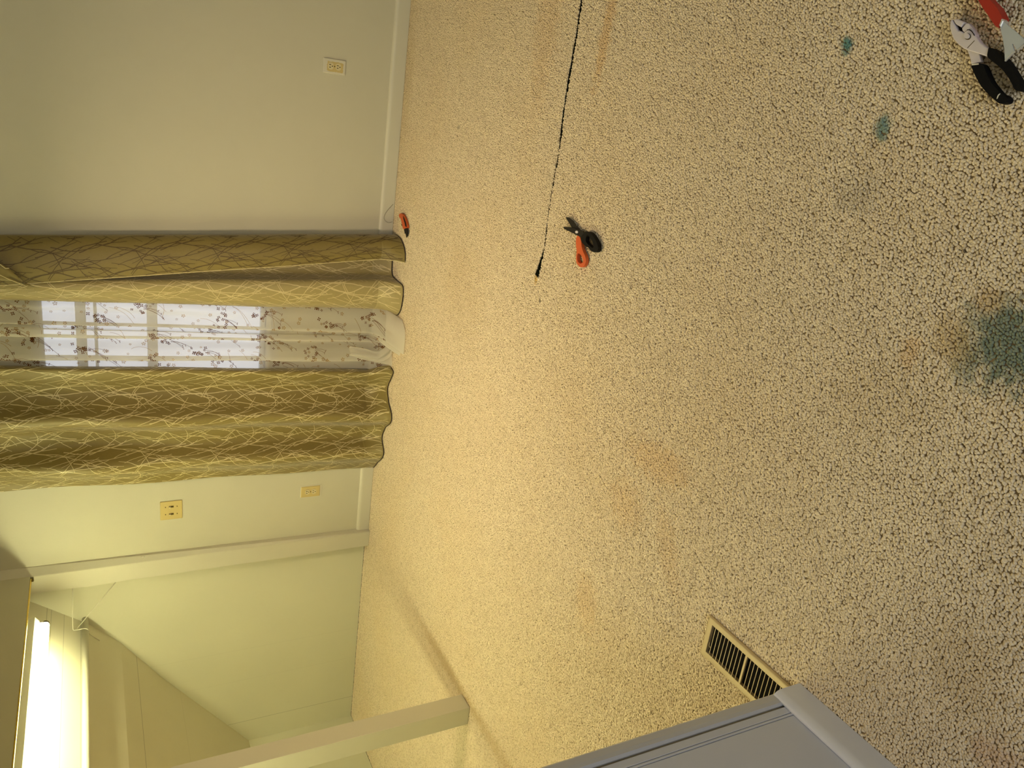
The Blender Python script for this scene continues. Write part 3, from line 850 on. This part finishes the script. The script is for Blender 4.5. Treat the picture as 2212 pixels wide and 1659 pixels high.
tag(sheer, 'white sheer voile with small brown flowers hanging in front of the window', 'curtain')
# loose twist of the sheer at its foot
bm = bmesh.new()
P = [(-1.335, 4.10, .23), (-1.345, 4.075, .15), (-1.36, 4.05, .085), (-1.335, 4.03, .05), (-1.295, 4.015, .022), (-1.265, 3.99, .010)]
Q = [(-1.40, 4.10, .23), (-1.415, 4.08, .15), (-1.425, 4.065, .09), (-1.41, 4.045, .05), (-1.375, 4.03, .018), (-1.335, 4.03, .006)]
cp = catmull(P, 6); cq = catmull(Q, 6)
rows = [[p.lerp(q, k / 8) + Vector((0, 0.018 * math.sin(k / 8 * PI * 2.5 + i * .1), 0)) for k in range(9)] for i, (p, q) in enumerate(zip(cp, cq))]
G = [[bm.verts.new(v) for v in rw] for rw in rows]
for A, B in zip(G, G[1:]):
    for k in range(8): bm.faces.new((A[k], A[k + 1], B[k + 1], B[k])).smooth = True
link('twisted_hem', bm, M['sheer'], sheer)

# ------------------------------------------------------------------ fluorescent light in the alcove
TX, TZ = -2.724, 1.782
def tube_light(TY0, TY1, label, lit):
    t = thing('fluorescent_light', label, 'light fixture', (TX, (TY0 + TY1) / 2, TZ + 0.06), 'tube lights inside the alcove')
    bm = bmesh.new(); tube(bm, [(TX, TY0 + 0.012, TZ), (TX, TY1 - 0.012, TZ)], 0.0185, 24); link('tube', bm, lit, t)
    for yy in (TY0, TY1):
        s_ = 1 if yy == TY1 else -1
        bm = bmesh.new(); tube(bm, [(TX, yy - s_ * 0.014, TZ), (TX, yy, TZ)], 0.0192, 24)
        tube(bm, [(TX, yy, TZ), (TX, yy + s_ * 0.002, TZ)], 0.017, 24); link('end_cap', bm, M['darkmetal'], t)
    def prism(name, pr, y0, y1):
        bm = bmesh.new()
        a = [bm.verts.new((x, y0, z)) for x, z in pr]; b_ = [bm.verts.new((x, y1, z)) for x, z in pr]
        bm.faces.new(a); bm.faces.new(b_[::-1])
        for i in range(len(pr)): bm.faces.new((a[i], a[(i + 1) % len(pr)], b_[(i + 1) % len(pr)], b_[i]))
        link(name, bm, M['white_metal'], t)
    prism('housing', [(-2.7040, 1.8055), (-2.7440, 1.8055), (-2.7560, 1.8240), (-2.7490, 1.8540), (-2.6810, 1.8540), (-2.6750, 1.8240)], TY0, TY1)
    for yy in (TY0 + 0.002, TY1 - 0.012):
        prism('lamp_holder', [(-2.7040, 1.8055), (-2.7060, 1.7880), (-2.7110, 1.7800), (-2.7370, 1.7800), (-2.7420, 1.7880), (-2.7440, 1.8055)], yy, yy + 0.010)
tube_light(2.71, 3.90, 'bare glowing fluorescent tube light in the alcove, between its two posts', M['tube'])
tube_light(1.33, 2.55, 'bare glowing fluorescent tube light in the alcove, just nearer than the free-standing post', M['tube_bright'])

# closet rod with wire bracket
RX, RZ = -2.978, 1.613
t = thing('closet_rod', 'white painted closet rod running below the tube light', 'rod', (RX, 2.8, RZ))
bm = bmesh.new(); tube(bm, [(RX, 1.2, RZ), (RX, 4.245, RZ)], 0.0165, 24); link('pole', bm, M['trim'], t)
# rough end block glued to the slope behind the rod
t = thing('rod_bracket', 'white wire shelf bracket on the alcove post holding the rod end', 'bracket', (-2.716, 4.11, 1.6))
W5 = onY
bm = bmesh.new()
yb = 4.178
arm = [onY(x, y, yb - 0.05 * min(1.0, (y - 1270) / 92.0)) for x, y in ((157, 1270), (157, 1290), (157, 1330), (157.5, 1352), (158, 1360), (160, 1361.5), (170, 1360), (182, 1357.5), (188, 1358.5), (191.5, 1362), (191.5, 1368), (196, 1372), (215, 1384))]
tube(bm, arm, 0.0026, 8); link('arm', bm, M['trim'], t)
bm = bmesh.new(); tube(bm, [onY(251, 1257, yb), onY(167, 1357, yb - 0.047)], 0.0026, 8); link('brace', bm, M['trim'], t)
pT = onY(157, 1270, yb); pB = onY(251, 1257, yb)
bm = bmesh.new(); box(bm, -2.7190, -2.7120, yb - .003, yb + .012, pB.z - 0.01, pT.z + 0.01, bev=.001); link('mounting_leg', bm, M['trim'], t)

# little cup hook on the side of the front post
hp = Vector((-2.597, 4.186, 1.318))
bm = bmesh.new()
cc = [hp + Vector((0.0, 0, -0.012)), hp + Vector((0.012, -.001, -0.011)), hp + Vector((0.016, -.002, -0.004)), hp + Vector((0.020, -.007, 0.004)), hp + Vector((0.022, -.014, 0.005)), hp + Vector((0.022, -.019, -0.002)), hp + Vector((0.022, -.018, -0.010)), hp + Vector((0.022, -.011, -0.014))]
tube(bm, catmull(cc, 5), 0.0016, 8)
tag(link('cup_hook', bm, M['white_metal']), 'tiny white cup hook screwed into the side of the alcove post', 'hook')

# ------------------------------------------------------------------ wall plates
def duplex(name, cx, cz, label, painted):
    t = thing(name, label, 'outlet', (cx, YW, cz), 'wall outlets')
    w2, h2 = 0.0355, 0.0575
    bm = bmesh.new(); box(bm, cx - w2, cx + w2, YW - 0.006, YW + 0.001, cz - h2, cz + h2, bev=0.0035, seg=3)
    link('cover_plate', bm, M['trim'] if painted else M['ivory'], t)
    if painted:                          # bare ivory middle where the wall paint stops
        rj = random.Random(3); bm = bmesh.new(); ring = []
        for k in range(44):
            a = 2 * PI * k / 44; ca, sa = math.cos(a), math.sin(a)
            q = 1 / max(abs(ca) / 0.024, abs(sa) / 0.041); q *= rj.uniform(0.93, 1.05)
            ring.append(bm.verts.new((cx + ca * q - 0.002, YW - 0.0063, cz + sa * q - 0.003)))
        bm.faces.new(ring); r = bmesh.ops.extrude_face_region(bm, geom=list(bm.faces))
        for v in [g for g in r['geom'] if isinstance(g, bmesh.types.BMVert)]: v.co.y += 0.0006
        link('unpainted_face', bm, M['ivory'], t)['label'] = 'bare ivory patch with ragged paint edge'
    else:
        bm = bmesh.new(); box(bm, cx - w2 - 0.004, cx + w2 + 0.006, YW - 0.0022, YW + 0.001, cz - h2 - 0.011, cz + h2 + 0.002, bev=0.001)
        link('wall_cutout', bm, M['trim'], t)
    for dz in (0.0195, -0.0195):
        bm = bmesh.new(); r = bmesh.ops.create_cone(bm, cap_ends=True, segments=36, radius1=0.0172, radius2=0.0168, depth=0.003)
        bmesh.ops.rotate(bm, verts=bm.verts, matrix=Matrix.Rotation(PI / 2, 3, 'X'))
        for v in bm.verts: v.co.z = max(-0.0135, min(0.0135, v.co.z))
        bmesh.ops.translate(bm, verts=bm.verts, vec=(cx, YW - 0.0075, cz + dz))
        so = link('socket', bm, M['ivory_light'], t)
        yz = YW - 0.0092
        for dx, hh in ((-0.0062, 0.0042), (0.0062, 0.0048)):
            bm = bmesh.new(); box(bm, cx + dx - 0.0014, cx + dx + 0.0014, yz - .0002, yz + 0.001, cz + dz + 0.004 - hh, cz + dz + 0.004 + hh)
            link('slot', bm, M['black'], so)
        bm = bmesh.new(); tube(bm, [(cx, yz - .0002, cz + dz - 0.0075), (cx, yz + .001, cz + dz - 0.0075)], 0.0026, 12); link('ground_hole', bm, M['black'], so)
    bm = bmesh.new(); tube(bm, [(cx, YW - 0.0085, cz), (cx, YW - 0.005, cz)], 0.0028, 12); link('screw', bm, M['darkmetal'], t)
duplex('wall_outlet', 0.126, 0.374, 'ivory outlet with sloppy white paint around it right of the curtains', True)
duplex('wall_outlet', -2.291, 0.384, 'clean ivory outlet low on the wall below the double light switch', False)
cx_, cz_ = -2.317, 1.162
t = thing('light_switch', 'ivory double toggle light switch plate on the wall beside the alcove', 'light switch', (cx_, YW, cz_))
bm = bmesh.new(); box(bm, cx_ - 0.058, cx_ + 0.058, YW - 0.006, YW + 0.001, cz_ - 0.0575, cz_ + 0.0575, bev=0.0035, seg=3); link('cover_plate', bm, M['ivory'], t)
for dx in (-0.023, 0.023):
    bm = bmesh.new(); box(bm, cx_ + dx - 0.0052, cx_ + dx + 0.0052, YW - 0.0066, YW - 0.005, cz_ - 0.0122, cz_ + 0.0122); link('toggle_slot', bm, M['darkmetal'], t)
    bm = bmesh.new(); box(bm, cx_ + dx - 0.004, cx_ + dx + 0.004, YW - 0.020, YW - 0.005, cz_ + 0.000, cz_ + 0.008, bev=0.0015)
    bmesh.ops.rotate(bm, verts=bm.verts, cent=(cx_, YW, cz_), matrix=Matrix.Rotation(math.radians(-14), 3, 'X')); link('toggle', bm, M['ivory_light'], t)
    for dz in (0.030, -0.030):
        bm = bmesh.new(); tube(bm, [(cx_ + dx, YW - 0.0078, cz_ + dz), (cx_ + dx, YW - 0.005, cz_ + dz)], 0.0027, 12); link('screw', bm, M['darkmetal'], t)

# ------------------------------------------------------------------ floor register
vx0, vx1, vy0, vy1 = VX0 - 0.004, VX1 + 0.004, VY0 - 0.004, VY1 + 0.004
t = thing('floor_vent', 'tan metal floor register with dark slots beside the grey wall corner', 'vent', ((vx0 + vx1) / 2, (vy0 + vy1) / 2, 0))
bm = bmesh.new()
rw = 0.021
outer = [(vx0, vy0), (vx1, vy0), (vx1, vy1), (vx0, vy1)]
def frame_ring(z, ins): return [bm.verts.new((x, y, z)) for x, y in ((vx0 + ins, vy0 + ins), (vx1 - ins, vy0 + ins), (vx1 - ins, vy1 - ins), (vx0 + ins, vy1 - ins))]
RG = [frame_ring(-0.001, 0), frame_ring(0.0035, 0.0005), frame_ring(0.0062, 0.004), frame_ring(0.0068, 0.007), frame_ring(0.0068, rw - 0.001), frame_ring(0.006, rw), frame_ring(-0.004, rw)]
for A, B in zip(RG, RG[1:]):
    for k in range(4): bm.faces.new((A[k], A[(k + 1) % 4], B[(k + 1) % 4], B[k]))
link('frame', bm, M['vent'], t)
ix0, ix1, iy0, iy1 = vx0 + rw, vx1 - rw, vy0 + rw, vy1 - rw
bm = bmesh.new(); box(bm, ix0 - 0.001, ix1 + 0.001, (iy0 + iy1) / 2 - 0.0035, (iy0 + iy1) / 2 + 0.0035, 0.001, 0.0066, bev=0.0008); link('centre_bar', bm, M['vent'], t)
hl = (iy1 - iy0) / 2
for half in (0, 1):
    y_0 = iy0 + half * (hl + 0.0035); L = hl - 0.0035
    for k in range(1, 10):
        yk = y_0 + L * k / 10
        bm = bmesh.new(); box(bm, ix0 - 0.001, ix1 + 0.001, yk - 0.0009, yk + 0.0009, 0.0048, 0.0060); link('louvre_bar', bm, M['vent'], t)
bm = bmesh.new(); box(bm, ix0 - 0.002, ix1 + 0.002, iy0 - 0.002, iy1 + 0.002, -0.0052, -0.0046); link('duct_shade', bm, M['duct'], t)  # near-black sheet in place of the shade down the duct
bm = bmesh.new(); pv = fl(1533, 1398, 0.004); tube(bm, [pv + Vector((0, -.004, 0)), pv + Vector((0.003, 0.002, 0.001)), pv + Vector((0.014, 0.004, 0.001))], 0.0013, 8); link('damper_lever', bm, M['vent'], t)

# ------------------------------------------------------------------ tools on the carpet
def tr(ox, oy, k, z):
    return lambda pts: [tuple(fl(ox + x * k, oy + y * k, z))[:2] for x, y in pts]
# slip-joint pliers
K = 262 / 1672.0
zt = 0.016
g = tr(1950, 0, K, zt)
t = thing('pliers', 'silver slip-joint pliers with black rubber grips lying open on the carpet', 'pliers', fl(2110, 130, 0))
jawA = [(648, 340), (656, 290), (676, 268), (700, 312), (722, 352), (735, 392), (760, 425), (800, 428), (838, 452), (905, 400), (960, 432), (1000, 490), (1060, 578), (1120, 630), (1192, 668), (1165, 782), (1050, 745), (905, 700), (830, 665), (760, 610), (700, 540), (668, 460), (650, 390)]
plate('jaw', g(jawA), 0.004, zt, M['steel'], t, bev=0.002)
jawB = [(690, 262), (740, 261), (800, 280), (842, 305), (795, 372), (745, 345), (722, 330), (704, 300)]
plate('jaw', g(jawB), 0.003, zt - 0.001, M['steel'], t, bev=0.002)
jawC = [(862, 322), (895, 318), (935, 362), (968, 410), (998, 470), (1004, 500), (960, 450), (905, 405), (880, 412), (842, 448), (812, 420), (808, 385)]
plate('jaw', g(jawC), 0.003, zt - 0.002, M['steel'], t, bev=0.0015)
plate('jaw_gap_shade', tr(1950, 0, K, 0.006)([(672, 282), (720, 320), (850, 300), (905, 340), (850, 440), (840, 470), (760, 460), (715, 400)]), 0.002, 0.006, M['black'], t, bev=0)  # black plate standing in for the shade between the jaws
bm = bmesh.new(); tube(bm, catmull([fl(1950 + x * K, y * K, 0.0163) for x, y in ((886, 412), (925, 412), (958, 440), (990, 490))], 4), 0.0007, 8); link('joint_line', bm, M['black'], t)
g2 = tr(1950, 0, K, 0.011)
plate('neck', g2([(880, 670), (1050, 735), (1078, 850), (945, 880), (922, 780)]), 0.002, 0.011, M['steel'], t, bev=0.001)
def circ(x, y, r, n=20): return [(x + r * math.cos(2 * PI * i / n), y + r * math.sin(2 * PI * i / n)) for i in range(n)]
g3 = tr(1950, 0, K, 0.0185)
plate('rivet_washer', g3(circ(885, 500, 46)), 0.012, 0.0170, M['darkmetal'], t, bev=0.0006)
plate('rivet', g3(circ(884, 497, 38)), 0.012, 0.0195, M['steel'], t, bev=0.002)
g4 = tr(1950, 0, K, 0.0165)
plate('score_line', g4([(985, 556), (992, 560), (894, 664), (886, 660)]), 0.0150, 0.01615, M['darkmetal'], t, bev=0)
gl = [(948, 898), (1052, 868), (1110, 900), (1150, 990), (1190, 1080), (1240, 1160), (1300, 1230), (1350, 1285), (1420, 1320), (1446, 1370), (1420, 1415), (1340, 1427), (1290, 1400), (1180, 1300), (1080, 1190), (1010, 1070), (962, 965)]
gz = tr(1950, 0, K, 0.018)
plate('grip', gz(gl), 0.000, 0.018, M['blackrubber'], t, bev=0.006, smooth_outline=3)
gu = [(1190, 655), (1260, 680), (1340, 740), (1420, 820), (1480, 900), (1550, 1010), (1610, 1110), (1652, 1185), (1640, 1225), (1580, 1250), (1540, 1228), (1500, 1150), (1440, 1050), (1370, 960), (1280, 880), (1200, 820), (1165, 775), (1172, 710)]
plate('grip', gz(gu), 0.000, 0.018, M['blackrubber'], t, bev=0.006, smooth_outline=3)
o = plate('grip_band', tr(1950, 0, K, 0.0185)([(944, 878), (1046, 868), (1052, 892), (950, 905)]), 0.004, 0.0182, M['cream'], t, bev=0.001); o['label'] = 'cream band at the top of the grip'
bm = bmesh.new(); tube(bm, catmull([Vector(tuple(fl(1950 + x * K, y * K, z))) for x, y, z in ((1292, 1402, .010), (1300, 1370, .0165), (1318, 1315, .0185), (1345, 1292, .017), (1352, 1286, .010))], 4), 0.0011, 8)
o = link('grip_band', bm, M['cream'], t); o['label'] = 'thin cream ring near the end of the grip'

# red handled scraper leaning on the pliers
t = thing('scraper', 'flared metal scraper with red handle crossing the pliers at the frame corner', 'scraper', fl(2150, 60, 0))
gh = [(860, -230), (1010, -250), (1200, -5), (1290, 90), (1345, 190), (1366, 245), (1340, 320), (1312, 378), (1262, 345), (1180, 222), (1100, 110), (1030, -5)]
plate('handle', tr(1950, 0, K, 0.026)(gh), 0.003, 0.026, M['red'], t, bev=0.007, smooth_outline=2)
plate('ferrule', tr(1950, 0, K, 0.0265)([(1356, 248), (1388, 285), (1345, 372), (1314, 352)]), 0.010, 0.0265, M['edge'], t, bev=0.003)
bl = [(1368, 270), (1450, 350), (1560, 440), (1697, 560), (1710, 578), (1690, 580), (1570, 690), (1548, 650), (1530, 610), (1508, 606), (1515, 632), (1536, 700), (1405, 842), (1400, 690), (1375, 520), (1340, 368)]
plate('blade', tr(1950, 0, K, 0.0225)(bl), 0.0192, 0.0225, M['zinc'], t, bev=0.0006)
plate('ground_edge', tr(1950, 0, K, 0.0228)([(1534, 702), (1538, 714), (1408, 846), (1402, 838)]), 0.0188, 0.0228, M['edge'], t, bev=0.0002)
plate('ground_edge', tr(1950, 0, K, 0.0228)([(1708, 572), (1714, 582), (1580, 700), (1572, 690)]), 0.0188, 0.0228, M['edge'], t, bev=0.0002)

# scissors
K = 240 / 1810.0
t = thing('scissors', 'open black-bladed scissors with one orange and one black handle on the carpet', 'scissors', fl(1250, 525, 0))
b1 = [(912, 370), (935, 370), (965, 378), (1025, 425), (1085, 505), (1145, 572), (1165, 600), (1140, 640), (1075, 590), (1010, 530), (960, 450)]
plate('blade', tr(1100, 420, K, 0.010)(b1), 0.0065, 0.0095, M['blackblade'], t, bev=0.0006)
b2 = [(878, 540), (884, 526), (960, 530), (1050, 545), (1130, 570), (1205, 598), (1216, 640), (1185, 708), (1100, 662), (1010, 620), (900, 567)]
plate('blade', tr(1100, 420, K, 0.013)(b2), 0.0098, 0.0130, M['blackblade'], t, bev=0.0006)
oo = [(1108, 672), (1150, 690), (1172, 760), (1180, 850), (1205, 930), (1240, 1010), (1250, 1085), (1228, 1150), (1190, 1185), (1150, 1181), (1110, 1142), (1090, 1090), (1088, 1020), (1098, 930), (1088, 830), (1088, 730)]
oh = [(1128, 965), (1165, 972), (1200, 1030), (1216, 1080), (1198, 1115), (1165, 1122), (1130, 1090), (1117, 1030)]
plate('handle', tr(1100, 420, K, 0.013)(oo), 0.001, 0.0135, M['orange'], t, hole=tr(1100, 420, K, 0.010)(oh), bev=0.003, smooth_outline=3)['label'] = 'orange finger handle'
ko = [(1165, 700), (1195, 650), (1215, 622), (1250, 603), (1310, 618), (1370, 680), (1420, 770), (1445, 850), (1440, 910), (1400, 942), (1350, 932), (1310, 900), (1288, 868), (1250, 850), (1180, 778)]
kh = [(1290, 663), (1330, 710), (1370, 772), (1386, 832), (1375, 872), (1330, 842), (1280, 792), (1260, 742), (1268, 690)]
plate('handle', tr(1100, 420, K, 0.018)(ko), 0.003, 0.018, M['blackplastic'], t, hole=tr(1100, 420, K, 0.014)(kh), bev=0.003, smooth_outline=3)['label'] = 'black finger handle'
plate('pivot_screw', tr(1100, 420, K, 0.015)(circ(1095, 612, 22)), 0.010, 0.0150, M['steel'], t, bev=0.0008)
# orange pocket knife near the baseboard
K = 60 / 1106.0
t = thing('folding_knife', 'open folding knife with orange handle lying near the baseboard and drape', 'knife', fl(870, 486, 0))
hk = [(318, 400), (350, 385), (400, 383), (460, 425), (530, 550), (590, 720), (622, 850), (628, 960), (545, 978), (492, 1012), (448, 990), (450, 930), (425, 830), (395, 700), (370, 610), (318, 552), (298, 470)]
plate('handle', tr(845, 440, K, 0.014)(hk), 0.001, 0.014, M['orange'], t, bev=0.003)
hs = [(470, 470), (520, 560), (580, 720), (612, 850), (618, 940), (560, 900), (530, 760), (480, 600)]
plate('handle_inlay', tr(845, 440, K, 0.0143)(hs), 0.002, 0.0146, M['blackplastic'], t, bev=0.001)
bk = [(505, 1000), (560, 965), (622, 950), (648, 1030), (662, 1150), (650, 1280), (604, 1355), (575, 1200), (538, 1180)]
plate('blade', tr(845, 440, K, 0.009)(bk), 0.0062, 0.0095, M['blackblade'], t, bev=0.0006)
plate('thumb_stud', tr(845, 440, K, 0.010)([(385, 815), (440, 830), (480, 900), (450, 920)]), 0.004, 0.010, M['blackplastic'], t, bev=0.001)
# thin loose thread curling up the baseboard
bm = bmesh.new()
P = [onY(849, 441, 4.188), onY(836, 456, 4.189), onY(830.5, 466, 4.189), onY(830.5, 474, 4.189), onY(838, 481, 4.189), onY(848, 479, 4.185)]
tube(bm, catmull(P, 6), 0.0007, 6)
tag(link('loose_thread', bm, M['darkmetal']), 'thin dark thread curling up the white baseboard beside the knife', 'thread')
